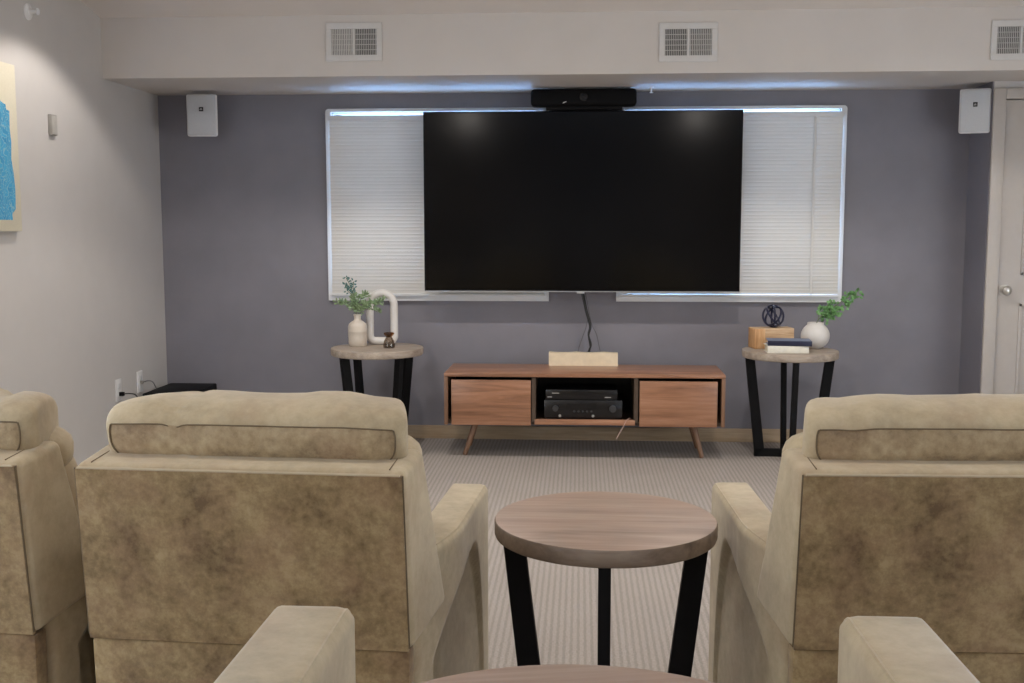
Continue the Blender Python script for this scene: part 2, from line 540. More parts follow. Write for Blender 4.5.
def ring(bm, x0, x1, z0, z1, wd, y0, y1, r=0.02):
    """rectangular frame with rounded outer top corners"""
    def outline(a0, a1, c0, c1, rr):
        pts = [(a0, c0), (a1, c0)]
        for k in range(6):
            t = k / 5 * PI / 2
            pts.append((a1 - rr + rr * math.cos(t), c1 - rr + rr * math.sin(t)))
        for k in range(6):
            t = PI / 2 + k / 5 * PI / 2
            pts.append((a0 + rr + rr * math.cos(t), c1 - rr + rr * math.sin(t)))
        return pts
    O = outline(x0, x1, z0, z1, r); I = outline(x0 + wd, x1 - wd, z0 + wd, z1 - wd * 0.6, 0.004)
    n = len(O)
    V = [[bm.verts.new((p[0], y, p[1])) for p in L] for L, y in ((O, y0), (I, y0), (I, y1), (O, y1))]
    for s in range(4):
        A, B = V[s], V[(s + 1) % 4]
        for i in range(n):
            j = (i + 1) % n
            bm.faces.new((A[i], A[j], B[j], B[i]))


def window(idx, x0, x1, fx0, fx1, gap, tilt, label):
    bm = bmesh.new()
    ring(bm, fx0, fx1, 0.852, 2.003, FR, YB - 0.028, YB)
    # jamb liner inside the opening
    for q in ((x0, x0 + 0.01, WZ0, WZ1), (x1 - 0.01, x1, WZ0, WZ1), (x0, x1, WZ0, WZ0 + 0.01), (x0, x1, WZ1 - 0.01, WZ1)):
        add_box(bm, q[0], q[1], YB, YB + WT, q[2], q[3])
    # sash bars
    xm = (x0 + x1) / 2
    for q in ((x0 + .01, x0 + 0.045, WZ0, WZ1), (x1 - 0.045, x1 - .01, WZ0, WZ1), (xm - 0.02, xm + 0.02, WZ0, WZ1),
              (x0, x1, WZ0, WZ0 + 0.045), (x0, x1, WZ1 - 0.045, WZ1)):
        add_box(bm, q[0], q[1], YB + 0.075, YB + 0.115, q[2], q[3])
    wo = struct(obj('window_%d' % idx, bm, 'frame'))
    g = box('window_pane', 'pane', wo, x0, x1, YB + 0.092, YB + 0.098, WZ0, WZ1)
    # venetian blind hung in the frame
    bl = thing('venetian_blind', label, 'window blind', (0, 0, 0))
    a, b_ = fx0 + FR - 0.008, fx1 - FR + 0.008
    top = 1.975 - gap
    box('headrail', 'frame', bl, a, b_, YB - 0.056, YB - 0.030, top - 0.028, top, 0.003)
    bm = bmesh.new()
    pitch = 0.0212; z = top - 0.036; zb = 0.905
    while z > zb:
        ct, st = math.cos(tilt), math.sin(tilt)
        hw = 0.0128
        m1 = Matrix.Translation(((a + b_) / 2, YB - 0.039, z)) @ Matrix.Rotation(-tilt, 4, 'X')
        L = (b_ - a) / 2 - 0.002
        vs = []
        for (yy, zz) in ((-hw, 0), (-hw * 0.4, 0.0016), (hw * 0.4, 0.0016), (hw, 0)):
            vs.append([bm.verts.new(m1 @ Vector((s * L, yy, zz))) for s in (-1, 1)])
        vb = []
        for (yy, zz) in ((-hw, -0.0008), (-hw * 0.4, 0.0008), (hw * 0.4, 0.0008), (hw, -0.0008)):
            vb.append([bm.verts.new(m1 @ Vector((s * L, yy, zz))) for s in (-1, 1)])
        for k in range(3):
            bm.faces.new((vs[k][0], vs[k][1], vs[k + 1][1], vs[k + 1][0]))
            bm.faces.new((vb[k + 1][0], vb[k + 1][1], vb[k][1], vb[k][0]))
        bm.faces.new((vs[0][0], vb[0][0], vb[0][1], vs[0][1])); bm.faces.new((vs[3][1], vb[3][1], vb[3][0], vs[3][0]))
        z -= pitch
    obj('slats', bm, 'slats', bl)
    box('bottom_rail', 'frame', bl, a, b_, YB - 0.050, YB - 0.029, 0.882, 0.898, 0.003)
    for fx in ((0.13, 0.875) if idx == 2 else (0.72, 0.9)):
        xx = a + (b_ - a) * fx
        bm = bmesh.new()
        add_box(bm, xx - 0.006, xx + 0.006, YB - 0.0465, YB - 0.0455, 0.89, top - 0.02)
        obj('ladder_tape', bm, 'slats', bl)
    return wo


window(1, *WIN[0], -1.534, -0.190, 0.015, R(82), 'white venetian blind with tightly closed slats, beside the bottle vase')
window(2, *WIN[1], 0.216, 1.547, 0.009, R(82), 'white venetian blind with slightly open slats, above the round vase')


# made-up side windows, never in view: openings that let in fill light
for i, (x, sd, y0, y1, z0, z1) in enumerate(FILL_WINDOWS):
    bm = bmesh.new()
    fx = sorted((x - sd * 0.012, x + sd * 0.10)); gx = sorted((x + sd * 0.03, x + sd * 0.07))
    for q in ((y0, y1, z1 - .05, z1), (y0, y1, z0, z0 + .05), (y0, y0 + .05, z0 + .05, z1 - .05), (y1 - .05, y1, z0 + .05, z1 - .05)):
        add_box(bm, fx[0], fx[1], q[0], q[1], q[2], q[3], 0.002)
    ym = (y0 + y1) / 2
    add_box(bm, gx[0], gx[1], ym - .03, ym + .03, z0 + .05, z1 - .05, 0.002)
    wo = struct(obj('window_%d' % (3 + i), bm, 'frame'))  # no such window known; added to brighten the room
    g = box('window_pane', 'pane', wo, *sorted((x + sd * 0.046, x + sd * 0.052)), y0 + .04, y1 - .04, z0 + .04, z1 - .04)
    # portal: only guides the renderer to sample the sky through this window
    ld = bpy.data.lights.new('window_portal', 'AREA'); ld.shape = 'RECTANGLE'; ld.size = y1 - y0; ld.size_y = z1 - z0
    ld.cycles.is_portal = True
    lo = bpy.data.objects.new('window_portal', ld); col.objects.link(lo)
    lo.location = (x + sd * 0.15, (y0 + y1) / 2, (z0 + z1) / 2); lo.rotation_euler = (PI / 2, 0, sd * PI / 2)
for (x0, x1) in WIN:
    ld = bpy.data.lights.new('window_portal', 'AREA'); ld.shape = 'RECTANGLE'; ld.size = x1 - x0; ld.size_y = WZ1 - WZ0
    ld.cycles.is_portal = True
    lo = bpy.data.objects.new('window_portal', ld); col.objects.link(lo)
    lo.location = ((x0 + x1) / 2, YB + WT, (WZ0 + WZ1) / 2); lo.rotation_euler = (-PI / 2, 0, 0)

# ------------------------------------------------------------------ ceiling downlights (out of frame, they light the room)
def ceil_z(y):
    return CEIL_FLAT_Z if y < CEIL_FLAT_Y else 2.41 + 0.2 * (SOF_Y - y)


for i, (x, y, wt) in enumerate(DOWNLIGHTS):
    slope = math.atan(0.2) if y > CEIL_FLAT_Y else 0.0
    t = thing('ceiling_downlight', 'round recessed ceiling downlight with white trim ring', 'ceiling light', (x, y, ceil_z(y) - 0.001), 0, 'recessed downlights')
    t.rotation_euler = (-slope, 0, 0)
    bm = bmesh.new()
    add_lathe(bm, [(0.060, 0.0), (0.090, 0.0), (0.090, -0.004), (0.066, -0.008), (0.060, -0.006)], seg=32, cap=False)
    obj('trim_ring', bm, 'white', t, smooth=True)
    bm = bmesh.new(); add_lathe(bm, [(0.0001, -0.0005), (0.060, -0.0005), (0.060, -0.0025), (0.0001, -0.0025)], seg=32)
    obj('lens', bm, 'lens', t)
    if y > 4:      # narrow-beam lamps along the screen wall
        ld = bpy.data.lights.new('downlight_lamp', 'SPOT'); ld.spot_size = R(118); ld.spot_blend = 0.25; ld.shadow_soft_size = 0.05
    else:
        ld = bpy.data.lights.new('downlight_lamp', 'AREA'); ld.shape = 'DISK'; ld.size = 0.11
    ld.energy = wt; ld.color = LAMP_COL
    lo = bpy.data.objects.new('downlight_lamp', ld); col.objects.link(lo); lo.parent = t; lo.location = (0, 0, -0.012)
    lo.rotation_euler = (slope, 0, 0)


# ------------------------------------------------------------------ recliners
def pnorm_pt(d, n):
    r = (abs(d[0]) ** n[0] + abs(d[1]) ** n[1] + abs(d[2]) ** n[2])
    return r


def cushion(bm, c, h, n=4.0, sub=5, amp=0.004, seed=0, shear=0.0, fold=None, m=None, zsplit=None):
    """soft rounded box; returns a function mapping a direction to the surface"""
    cx, cy, cz = c

    def surf(d):
        d = Vector(d)
        if m is None:
            r = (abs(d.x) ** n + abs(d.y) ** n + abs(d.z) ** n) ** (-1.0 / n)
        else:
            q_ = (abs(d.y) ** n + abs(d.z) ** n) ** (1.0 / n)
            r = (abs(d.x) ** m + q_ ** m) ** (-1.0 / m)
        p = d * r
        q = Vector((p.x * h[0], p.y * h[1], p.z * h[2]))
        nz = noise.noise(Vector((q.x * 7 + seed, q.y * 9, q.z * 9))) + 0.5 * noise.noise(Vector((q.x * 18 + seed, q.y * 20, q.z * 20)))
        q += Vector((d.x * 0.3, d.y, d.z)).normalized() * amp * nz
        if fold is not None:
            for (fx, fw, fd) in fold:
                k = math.exp(-((q.x - fx + q.z * 0.35) / fw) ** 2)
                q.z -= fd * k * max(0, p.z + 0.3); q.y += fd * k * max(0, -p.y) * 0.6
        if m is not None:
            q.x *= 1 - 0.16 * max(0, p.y + 0.6) / 1.6
            q.z -= 0.010 * max(0, abs(p.x) - 0.6) / 0.4 * max(0, p.z)
        q.y += q.z * shear
        return Vector((cx + q.x, cy + q.y, cz + q.z))
    t = bmesh.new()
    bmesh.ops.create_cube(t, size=2)
    bmesh.ops.subdivide_edges(t, edges=t.edges[:], cuts=2 ** sub // 2, use_grid_fill=True)
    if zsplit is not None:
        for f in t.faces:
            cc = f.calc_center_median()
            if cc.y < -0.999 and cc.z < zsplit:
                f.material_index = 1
    for v in t.verts:
        # concentrate vertices near the edges
        d = Vector([math.copysign(abs(x) ** 0.8, x) for x in v.co])
        v.co = surf(d)
    merge(bm, t)
    return surf


AW_IN, AW_OUT = 0.298, 0.399
HINGE = Vector((0, -0.08, 0.36))


def arm_mesh(side):
    bm = bmesh.new()
    y0, y1, zb = -0.302, 0.425, 0.035
    NU, NV = 110, 80
    rf, rr = 0.032, 0.03

    def ztop(y):
        z = 0.618 - 0.010 * (y - y0) / (y1 - y0)
        if y > y1 - rf:
            t = (y - (y1 - rf)) / rf; z -= rf * (1 - math.sqrt(max(0, 1 - t * t)))
        if y < y0 + rr:
            t = ((y0 + rr) - y) / rr; z -= rr * (1 - math.sqrt(max(0, 1 - t * t)))
        return z
    e = 0.020

    def edge(d):
        d = min(max(d, 0), e)
        return e - math.sqrt(max(0, e * e - (e - d) ** 2))

    def xout(y, z, zt):
        d = min(y - y0, y1 - y, zt - z)
        x = AW_OUT - 0.052 * (max(0, -0.02 - y) / 0.28) ** 1.4 - edge(d)
        # arched recess
        a = (y - 0.15) / (0.53 if y < 0.15 else 0.17); b_ = z / 0.52
        q = max(math.sqrt(a * a + b_ * b_), 1.0 - (y + 0.225) / 0.2)
        s = min(max((1.0 - q) / 0.045, 0), 1); s = s * s * (3 - 2 * s)
        x -= s * (0.010 + 0.058 * min(1, max(0, (0.30 - y) / 0.42)))
        return x

    def xin(y, z, zt):
        d = min(y - y0, y1 - y, zt - z)
        return AW_IN + edge(d) * 0.6
    us = [y0 + (y1 - y0) * (0.5 * (0.5 - 0.5 * math.cos(PI * i / NU)) + 0.5 * i / NU) for i in range(NU + 1)]
    G = []
    for fn in (xout, xin):
        g = []
        for y in us:
            zt = ztop(y)
            row = []
            for j in range(NV + 1):
                k = j / NV; k = 1 - (1 - k) ** 1.35
                z = zb + (zt - zb) * k
                row.append(bm.verts.new((side * fn(y, z, zt), y, z)))
            g.append(row)
        G.append(g)
    for g in G:
        for i in range(NU):
            for j in range(NV):
                bm.faces.new((g[i][j], g[i + 1][j], g[i + 1][j + 1], g[i][j + 1]))
    A, B = G
    for i in range(NU):
        bm.faces.new((A[i][NV], A[i + 1][NV], B[i + 1][NV], B[i][NV]))
        bm.faces.new((A[i][0], A[i + 1][0], B[i + 1][0], B[i][0]))
    for j in range(NV):
        bm.faces.new((A[0][j], A[0][j + 1], B[0][j + 1], B[0][j]))
        bm.faces.new((A[NU][j], A[NU][j + 1], B[NU][j + 1], B[NU][j]))
    return bm, ztop


# back frame corner data (chair coordinates)
RB = (-0.362, 0.44); RT = (-0.400, 0.822); FT = (-0.235, 0.838); FB = (-0.155, 0.475)
HWR_T, HWR_B, HWF_T, HWF_B = 0.345, 0.350, 0.350, 0.386


def make_headrest(fold, seed):
    bm = bmesh.new()
    n = 3.6
    s = cushion(bm, (0.006, -0.215 - HINGE.y, 0.867 - HINGE.z), (0.322, 0.120, 0.078), n=2.7, m=12, sub=5, amp=0.006, seed=seed, shear=-0.05, fold=fold, zsplit=0.29)
    # lobes at the front and ends
    me = obj('tmp', bm, ['suede', 'suede_mid'], smooth=True, angle=80)
    bm2 = bmesh.new()
    pts = []
    for k in range(61):
        x = -1 + 2 * k / 60
        p = s((x, -1, (5 / 17) ** 0.8)); pts.append(p + Vector((0, -0.001, 0)))
    # the seam turns down the ends of the cushion
    add_tube(bm2, pts, 0.0016, 6)
    ends = []
    for sx in (-1, 1):
        bm3 = bmesh.new(); ends.append(bm3)
        q = [s((sx, -1, 0.375 - 1.2 * k / 14)) + Vector((sx * 0.001, -0.001, 0)) for k in range(15)]
        add_tube(bm3, q, 0.0018, 6)
    return me, [bm2] + ends


def make_recliner(label):
    t = thing('recliner', label, 'recliner', (0, 0, 0), 0, 'suede recliners')
    for s in (-1, 1):
        bm, zt = arm_mesh(s)
        a = obj('armrest', bm, 'suede', t, smooth=True, angle=60)
        bm = bmesh.new()
        pts = []
        for k in range(50):
            y = -0.185 + 0.60 * k / 49
            pts.append((s * (AW_OUT - 0.009 - 0.052 * (max(0, -0.02 - y) / 0.28) ** 1.4), y, zt(y) - 0.0045))
        add_tube(bm, pts, 0.0028, 6)
        obj('piping', bm, 'suede', a, smooth=True)
    # base and mechanism
    bm = bmesh.new(); add_box(bm, -AW_IN, AW_IN, -0.31, 0.34, 0.03, 0.30, 0.01)
    obj('base', bm, 'dark', t)
    bm = bmesh.new()
    cushion(bm, (0, 0.09, 0.385), (AW_IN - 0.002, 0.335, 0.085), n=5, sub=4, amp=0.006, seed=3)
    obj('seat_cushion', bm, 'suede', t, smooth=True, angle=80)
    bm = bmesh.new(); add_box(bm, -AW_IN + 0.004, AW_IN - 0.004, 0.34, 0.425, 0.06, 0.335, 0.025, 4)
    obj('footrest', bm, 'suede', t, smooth=True)
    # rear skirt below the back
    bm = bmesh.new()
    add_hex(bm, [(-0.338, -0.352, 0.04), (0.338, -0.352, 0.04), (0.338, -0.312, 0.04), (-0.338, -0.312, 0.04),
                 (-0.342, -0.360, 0.438), (0.342, -0.360, 0.438), (0.342, -0.312, 0.438), (-0.342, -0.312, 0.438)], 0.006)
    obj('rear_skirt', bm, 'suede_back', t, smooth=True)
    # back frame (origin at the hinge)
    H = HINGE
    bm = bmesh.new()
    P = lambda x, yz: (x, yz[0] - H.y, yz[1] - H.z)
    add_hex(bm, [P(-HWR_B, RB), P(HWR_B, RB), P(HWF_B, FB), P(-HWF_B, FB),
                 P(-HWR_T, RT), P(HWR_T, RT), P(HWF_T, FT), P(-HWF_T, FT)], 0.018, 4)
    back = obj('backrest', bm, 'suede', t, H, smooth=True, angle=50)
    # mottled rear panel, slightly raised, with a piped edge
    bm = bmesh.new()
    dy = Vector((0, -0.382, -0.038)).normalized() * 0.004
    def Q(x, f, off):
        y = RB[0] + (RT[0] - RB[0]) * f; z = RB[1] + (RT[1] - RB[1]) * f
        return (x, y + dy.y * off - H.y, z + dy.z * off - H.z)
    nx, nz_ = 30, 20
    fr, bk = [], []
    for off, L in ((1.2, fr), (-1.5, bk)):
        for i in range(nx + 1):
            row = []
            for j in range(nz_ + 1):
                f = 0.004 + 0.972 * j / nz_
                x = (-1 + 2 * i / nx) * (0.342 - 0.002 * f)
                wr = 0.0025 * noise.noise(Vector((x * 6, f * 3, 1.7))) if off > 0 and 0 < i < nx and 0 < j < nz_ else 0
                p = Q(x, f, off); row.append(bm.verts.new((p[0], p[1] - wr - (0.003 * math.sin(PI * i / nx) * math.sin(PI * j / nz_) if off > 0 else 0), p[2])))
            L.append(row)
        for i in range(nx):
            for j in range(nz_):
                bm.faces.new((L[i][j], L[i + 1][j], L[i + 1][j + 1], L[i][j + 1]))
    for i in range(nx):
        for j in (0, nz_):
            bm.faces.new((fr[i][j], fr[i + 1][j], bk[i + 1][j], bk[i][j]))
    for j in range(nz_):
        for i in (0, nx):
            bm.faces.new((fr[i][j], fr[i][j + 1], bk[i][j + 1], bk[i][j]))
    pn = obj('back_panel', bm, 'suede_back', t, H, smooth=True)
    bm = bmesh.new()
    add_tube(bm, [Q(-0.336 + 0.672 * k / 30, 0.982, 1.0) for k in range(31)], 0.0026, 6)
    obj('piping', bm, 'piping', pn, smooth=True)
    for s in (-1, 1):
        bm = bmesh.new()
        add_tube(bm, [Q(s * (0.3435 - 0.002 * k / 10), 0.02 + 0.96 * k / 10, 0.6) for k in range(11)], 0.0016, 6)
        obj('seam', bm, 'seam', pn, smooth=True)
        # seam crossing the top strip
        bm = bmesh.new()
        add_tube(bm, [(s * 0.312, RT[0] + 0.012 - H.y, RT[1] + 0.0015 - H.z), (s * 0.312, RT[0] + 0.09 - H.y, RT[1] + 0.008 - H.z)], 0.0014, 6)
        obj('seam', bm, 'seam', back, smooth=True)
    # padded front of the back with bulging side lobes
    bm = bmesh.new()
    cushion(bm, (0, -0.065 - H.y, 0.66 - H.z), (0.30, 0.085, 0.22), n=3.5, sub=4, amp=0.008, seed=9, shear=-0.38)
    obj('back_cushion', bm, 'suede', t, H, smooth=True, angle=80)
    bm = bmesh.new()
    cushion(bm, (0, -0.165 - H.y, 0.800 - H.z), (0.330, 0.085, 0.070), n=3.2, sub=4, amp=0.008, seed=14, shear=-0.15)
    obj('shoulder_cushion', bm, 'suede', t, H, smooth=True, angle=80)
    return t


def add_headrest(t, fold, seed):
    hr, seams = make_headrest(fold, seed)
    hr.name = 'headrest'; hr.data.name = 'headrest'; hr.parent = t; hr.location = HINGE
    for sb in seams:
        obj('seam', sb, 'seam', hr, smooth=True)
    return hr


rec = make_recliner('tan suede recliner seen whole from behind, third of the front row counting from the door')
CH_A = ((-0.667, 2.505, 0), R(-3))
CH_B = ((-1.478, 2.548, 0), R(-3))
CH_C = ((0.773, 2.555, 0), R(1.5))
CH_D = ((-0.673, 0.870, RISER_Z), 0)
CH_E = ((0.712, 0.877, RISER_Z), 0)
rec['label'] = 'tan suede recliner with a crease in its headrest, between the round table and another recliner'
recB = dup(rec, CH_B[0], CH_B[1], 'tan suede recliner nearest the light wall, only part of its back showing')
recC = dup(rec, CH_C[0], CH_C[1], 'tan suede recliner standing in front of the white closet door')
recD = dup(rec, CH_D[0], CH_D[1], 'rear-row suede recliner, only its armrest showing before the creased recliner')
recE = dup(rec, CH_E[0], CH_E[1], 'rear-row suede recliner, only its armrest showing before the recliner near the door')
rec.location = CH_A[0]; rec.rotation_euler = (0, 0, CH_A[1])
add_headrest(rec, [(-0.155, 0.016, 0.012)], 1.0)
add_headrest(recB, [(0.235, 0.02, 0.022), (0.17, 0.015, 0.012)], 5.3)
add_headrest(recC, [(-0.22, 0.03, 0.005)], 11.1)
add_headrest(recD, None, 17.0)
add_headrest(recE, None, 23.0)
# the rear-row chairs are reclined: their backs tip about the hinge
for r_ in (recD, recE):
    for ch in r_.children:
        if any(ch.name.startswith(k) for k in ('backrest', 'back_panel', 'back_cushion', 'shoulder', 'headrest')):
            ch.rotation_euler = (R(30), 0, 0)


# ------------------------------------------------------------------ round side tables
def make_table(label, top, rim):
    t = thing('side_table', label, 'side table', (0, 0, 0), 0, 'round side tables')
    bm = bmesh.new()
    add_lathe(bm, [(0.001, 0.568), (0.258, 0.568), (0.263, 0.571), (0.265, 0.576)], seg=72, cap=False)
    add_lathe(bm, [(0.265, 0.576), (0.265, 0.605)], seg=72, cap=False)
    bot = len(bm.faces)
    add_lathe(bm, [(0.265, 0.605), (0.263, 0.609), (0.259, 0.610), (0.001, 0.610)], seg=72, cap=False)
    bm.faces.ensure_lookup_table()
    for i, f in enumerate(bm.faces):
        f.material_index = 0 if i >= bot + 72 else 1
    bmesh.ops.remove_doubles(bm, verts=bm.verts, dist=1e-5)
    obj('tabletop', bm, [top, rim], t, smooth=True, angle=30)
    for k in range(4):
        a = k * PI / 2
        ca, sa = math.cos(a), math.sin(a)

        def P(r, tq, z):
            return (ca * r - sa * tq, sa * r + ca * tq, z)
        bm = bmesh.new()
        ro, ri = 0.222, 0.158
        w2, h2 = 0.026, 0.014
        add_hex(bm, [P(ri - w2, -h2, 0.045), P(ri + w2 - 0.001, -h2, 0.0), P(ri + w2 - 0.001, h2, 0.0), P(ri - w2, h2, 0.045),
                     P(ro - w2, -h2, 0.568), P(ro + w2 - 0.001, -h2, 0.568), P(ro + w2 - 0.001, h2, 0.568), P(ro - w2, h2, 0.568)], 0.0015)
        obj('leg', bm, 'black', t)
    for k in range(2):
        bm = bmesh.new()
        add_box(bm, -0.187, 0.187, -0.014, 0.014, 0.0, 0.044 if k == 0 else 0.043, 0.0015, mtx=Matrix.Rotation(k * PI / 2, 4, 'Z'))
        obj('base_bar', bm, 'black', t)
    return t


tab = make_table('round wooden side table on black legs standing between the front-row recliners', 'tabletop', 'tablerim')
tabB = dup(tab, (0.003, 0.846, RISER_Z), R(12), 'round wooden side table between the rear-row armrests, only its top edge showing')
tabL = dup(tab, (-1.165, 6.165, 0), R(44), 'round side table against the dark wall holding the bottle vase and white arch')
tabR = dup(tab, (1.180, 6.165, 0), R(-2), 'round side table against the dark wall holding the books and round vase')
for tb in (tabL, tabR):
    for c in tb.children:
        if c.name.startswith('tabletop'):
            me = c.data.copy(); me.materials.clear(); me.materials.append(MAT['walltop']); me.materials.append(MAT['wallrim']); c.data = me
tab.location = (0.063, 2.553, 0); tab.rotation_euler = (0, 0, R(-1.5))


# ------------------------------------------------------------------ media console
CX0, CX1, CY0, CY1, CZ0, CZ1 = -0.758, 0.802, 5.99, 6.42, 0.195, 0.487
con = thing('media_console', 'low walnut media console with two doors and an open middle bay', 'tv stand', (0, 0, 0))
th = 0.020
bm = bmesh.new(); add_box(bm, CX0, CX1, CY0, CY1, CZ1 - th, CZ1, 0.003); obj('top_panel', bm, 'walnut', con, smooth=True)
for x0 in (CX0, CX1 - th):
    box('side_panel', 'walnut_side', con, x0, x0 + th, CY0, CY1, CZ0, CZ1 - th, 0.001)
box('bottom_panel', 'walnut_dark', con, CX0 + th, CX1 - th, CY0 + 0.03, CY1, CZ0, CZ0 + th)
box('back_panel', 'dark', con, CX0 + th, CX1 - th, CY1 - 0.012, CY1, CZ0 + th, CZ1 - th)
BX0, BX1 = -0.245, 0.302
for x0 in (BX0 - 0.022, BX1):
    box('divider', 'walnut_dark', con, x0, x0 + 0.022, CY0 + 0.006, CY1 - 0.012, CZ0 + th, CZ1 - th)
box('shelf_lip', 'walnut', con, BX0 - 0.006, BX1 + 0.006, CY0 + 0.004, CY0 + 0.03, CZ0 + 0.004, CZ0 + 0.034, 0.002)
for x0, x1 in ((CX0 + th + 0.020, BX0 - 0.027), (BX1 + 0.030, CX1 - th - 0.022)):
    box('door', 'walnut', con, x0, x1, CY0 + 0.006, CY0 + 0.024, CZ0 - 0.002, CZ1 - th - 0.018, 0.002)
for i, (fx, fy, tx, ty) in enumerate(((-0.655, 6.10, -0.590, 6.13), (0.693, 6.10, 0.640, 6.13), (-0.655, 6.37, -0.60, 6.33), (0.693, 6.37, 0.64, 6.33))):
    bm = bmesh.new(); add_tube(bm, [(fx, fy, 0.0), (tx, ty, CZ0)], 0.0125, 16, r1=0.020); obj('leg', bm, 'walnut_side', con, smooth=True)

# equipment in the middle bay
rc = thing('av_receiver', 'black receiver with two knobs in the open bay of the media console', 'receiver', (0.02, 6.03, CZ0 + th))
box('chassis', 'blackplastic', rc, -0.215, 0.215, 0.012, 0.30, 0.010, 0.115, 0.002)
box('front_panel', 'blackgloss', rc, -0.218, 0.218, 0.0, 0.012, 0.008, 0.118, 0.002)
box('display', 'blackgloss', rc, -0.09, 0.07, -0.001, 0.0005, 0.075, 0.10)
for x, rr in ((-0.155, 0.017), (0.165, 0.020)):
    bm = bmesh.new(); add_lathe(bm, [(0.001, 0), (rr, 0), (rr * 0.95, 0.016), (0.001, 0.017)], seg=24)
    bmesh.ops.transform(bm, matrix=Matrix.Translation((x, 0, 0.072)) @ Matrix.Rotation(PI / 2, 4, 'X'), verts=bm.verts)
    obj('knob', bm, 'knob', rc, smooth=True)
for k in range(5):
    x = -0.05 + 0.024 * k
    bm = bmesh.new(); add_lathe(bm, [(0.001, 0), (0.0055, 0), (0.005, 0.005), (0.001, 0.0055)], seg=12)
    bmesh.ops.transform(bm, matrix=Matrix.Translation((x, 0, 0.055)) @ Matrix.Rotation(PI / 2, 4, 'X'), verts=bm.verts)
    obj('button', bm, 'knob', rc, smooth=True)
for x in (-0.13, 0.055):
    bm = bmesh.new(); add_lathe(bm, [(0.001, 0), (0.008, 0), (0.007, 0.008), (0.001, 0.009)], seg=14)
    bmesh.ops.transform(bm, matrix=Matrix.Translation((x, 0, 0.03)) @ Matrix.Rotation(PI / 2, 4, 'X'), verts=bm.verts)
    obj('jack_cover', bm, 'grey', rc, smooth=True)
for x in (-0.17, 0.17):
    for y in (0.04, 0.26):
        box('foot', 'blackplastic', rc, x - 0.015, x + 0.015, y - 0.015, y + 0.015, 0, 0.010)
pl = thing('disc_player', 'slim black disc player lying on the receiver in the console bay', 'disc player', (0.01, 6.04, CZ0 + th + 0.118))
box('chassis', 'blackplastic', pl, -0.20, 0.20, 0.008, 0.25, 0.004, 0.055, 0.002)
box('front_panel', 'blackgloss', pl, -0.20, 0.20, 0.0, 0.008, 0.0, 0.058, 0.002)
box('disc_tray', 'grey', pl, -0.165, -0.125, -0.002, 0.0, 0.036, 0.041)
box('badge', 'silver', pl, -0.190, -0.165, -0.001, 0.0, 0.014, 0.019)
box('badge', 'grey', pl, 0.13, 0.165, -0.001, 0.0, 0.014, 0.019)

# cream box with a wavy top edge
bm = bmesh.new()
X0, X1, Y0_, Y1_, Z0, Z1 = -0.182, 0.222, 6.345, 6.41, CZ1, CZ1 + 0.078
npt = 48
outline = [(X0, Z0), (X1, Z0)]
for k in range(npt + 1):
    x = X1 - (X1 - X0) * k / npt
    outline.append((x, Z1 - 0.004 * abs(math.sin(PI * 2.5 * (x - X0) / (X1 - X0)))))
add_prism(bm, outline, 1, Y0_, Y1_)
tag(obj('storage_box', bm, 'creambox', smooth=False), 'long cream box with a wavy top edge on the media console', 'box')
# pale cord dangling from the bay
bm = bmesh.new(); add_tube(bm, smooth_path([(0.282, CY0 + 0.05, 0.232), (0.262, CY0 - 0.004, 0.232), (0.243, CY0 - 0.006, 0.195), (0.205, CY0 - 0.004, 0.125)], 6), 0.0022, 6)
tag(obj('cord', bm, 'paleCord', smooth=True), 'thin pinkish cord hanging out of the console bay', 'cord')

# ------------------------------------------------------------------ television
TX0, TX1, TZ0, TZ1, TY = -0.922, 0.927, 0.918, 1.967, 6.40
tv = thing('television', 'large black flat television hung over the two windows', 'television', (0, 0, 0))
box('cabinet', 'blackplastic', tv, TX0, TX1, TY + 0.004, TY + 0.045, TZ0, TZ1, 0.004)
box('rear_housing', 'blackplastic', tv, TX0 + 0.25, TX1 - 0.25, TY + 0.045, TY + 0.075, TZ0 + 0.15, TZ1 - 0.25, 0.01)
box('screen', 'screen', tv, TX0 + 0.007, TX1 - 0.007, TY + 0.002, TY + 0.006, TZ0 + 0.012, TZ1 - 0.007)
box('lower_bezel', 'silver', tv, TX0, TX1, TY, TY + 0.004, TZ0, TZ0 + 0.005)
box('sensor_tab', 'silver', tv, -0.020, 0.024, TY - 0.003, TY + 0.01, TZ0 - 0.010, TZ0 + 0.001, 0.001)
box('wall_bracket', 'black', tv, -0.16, 0.18, TY + 0.075, YB - 0.001, 1.25, 1.60)

# video bar on top of the television
vb = thing('video_bar', 'black rounded video conferencing bar mounted above the television', 'video bar', (0.012, 6.37, 0))
bm = bmesh.new(); add_box(bm, -0.302, 0.302, -0.05, 0.05, 1.985, 2.083, 0.022, 5)
obj('housing', bm, 'blackplastic', vb, smooth=True)
box('mount', 'black', vb, -0.215, 0.222, -0.02, 0.05, 1.969, 1.990, 0.002)
bm = bmesh.new(); add_lathe(bm, [(0.001, 0), (0.026, 0), (0.024, 0.008), (0.014, 0.010), (0.001, 0.007)], seg=28)
bmesh.ops.transform(bm, matrix=Matrix.Translation((0.0, -0.048, 2.035)) @ Matrix.Rotation(PI / 2, 4, 'X'), verts=bm.verts)
obj('lens', bm, 'blackgloss', vb, smooth=True)
bm = bmesh.new()
add_prism(bm, [(-0.119, 1.9985), (-0.110, 2.0015), (-0.100, 2.006), (-0.096, 2.010), (-0.101, 2.0105), (-0.112, 2.007), (-0.118, 2.003)], 1, -0.0515, -0.049)
obj('emblem', bm, 'white', vb)

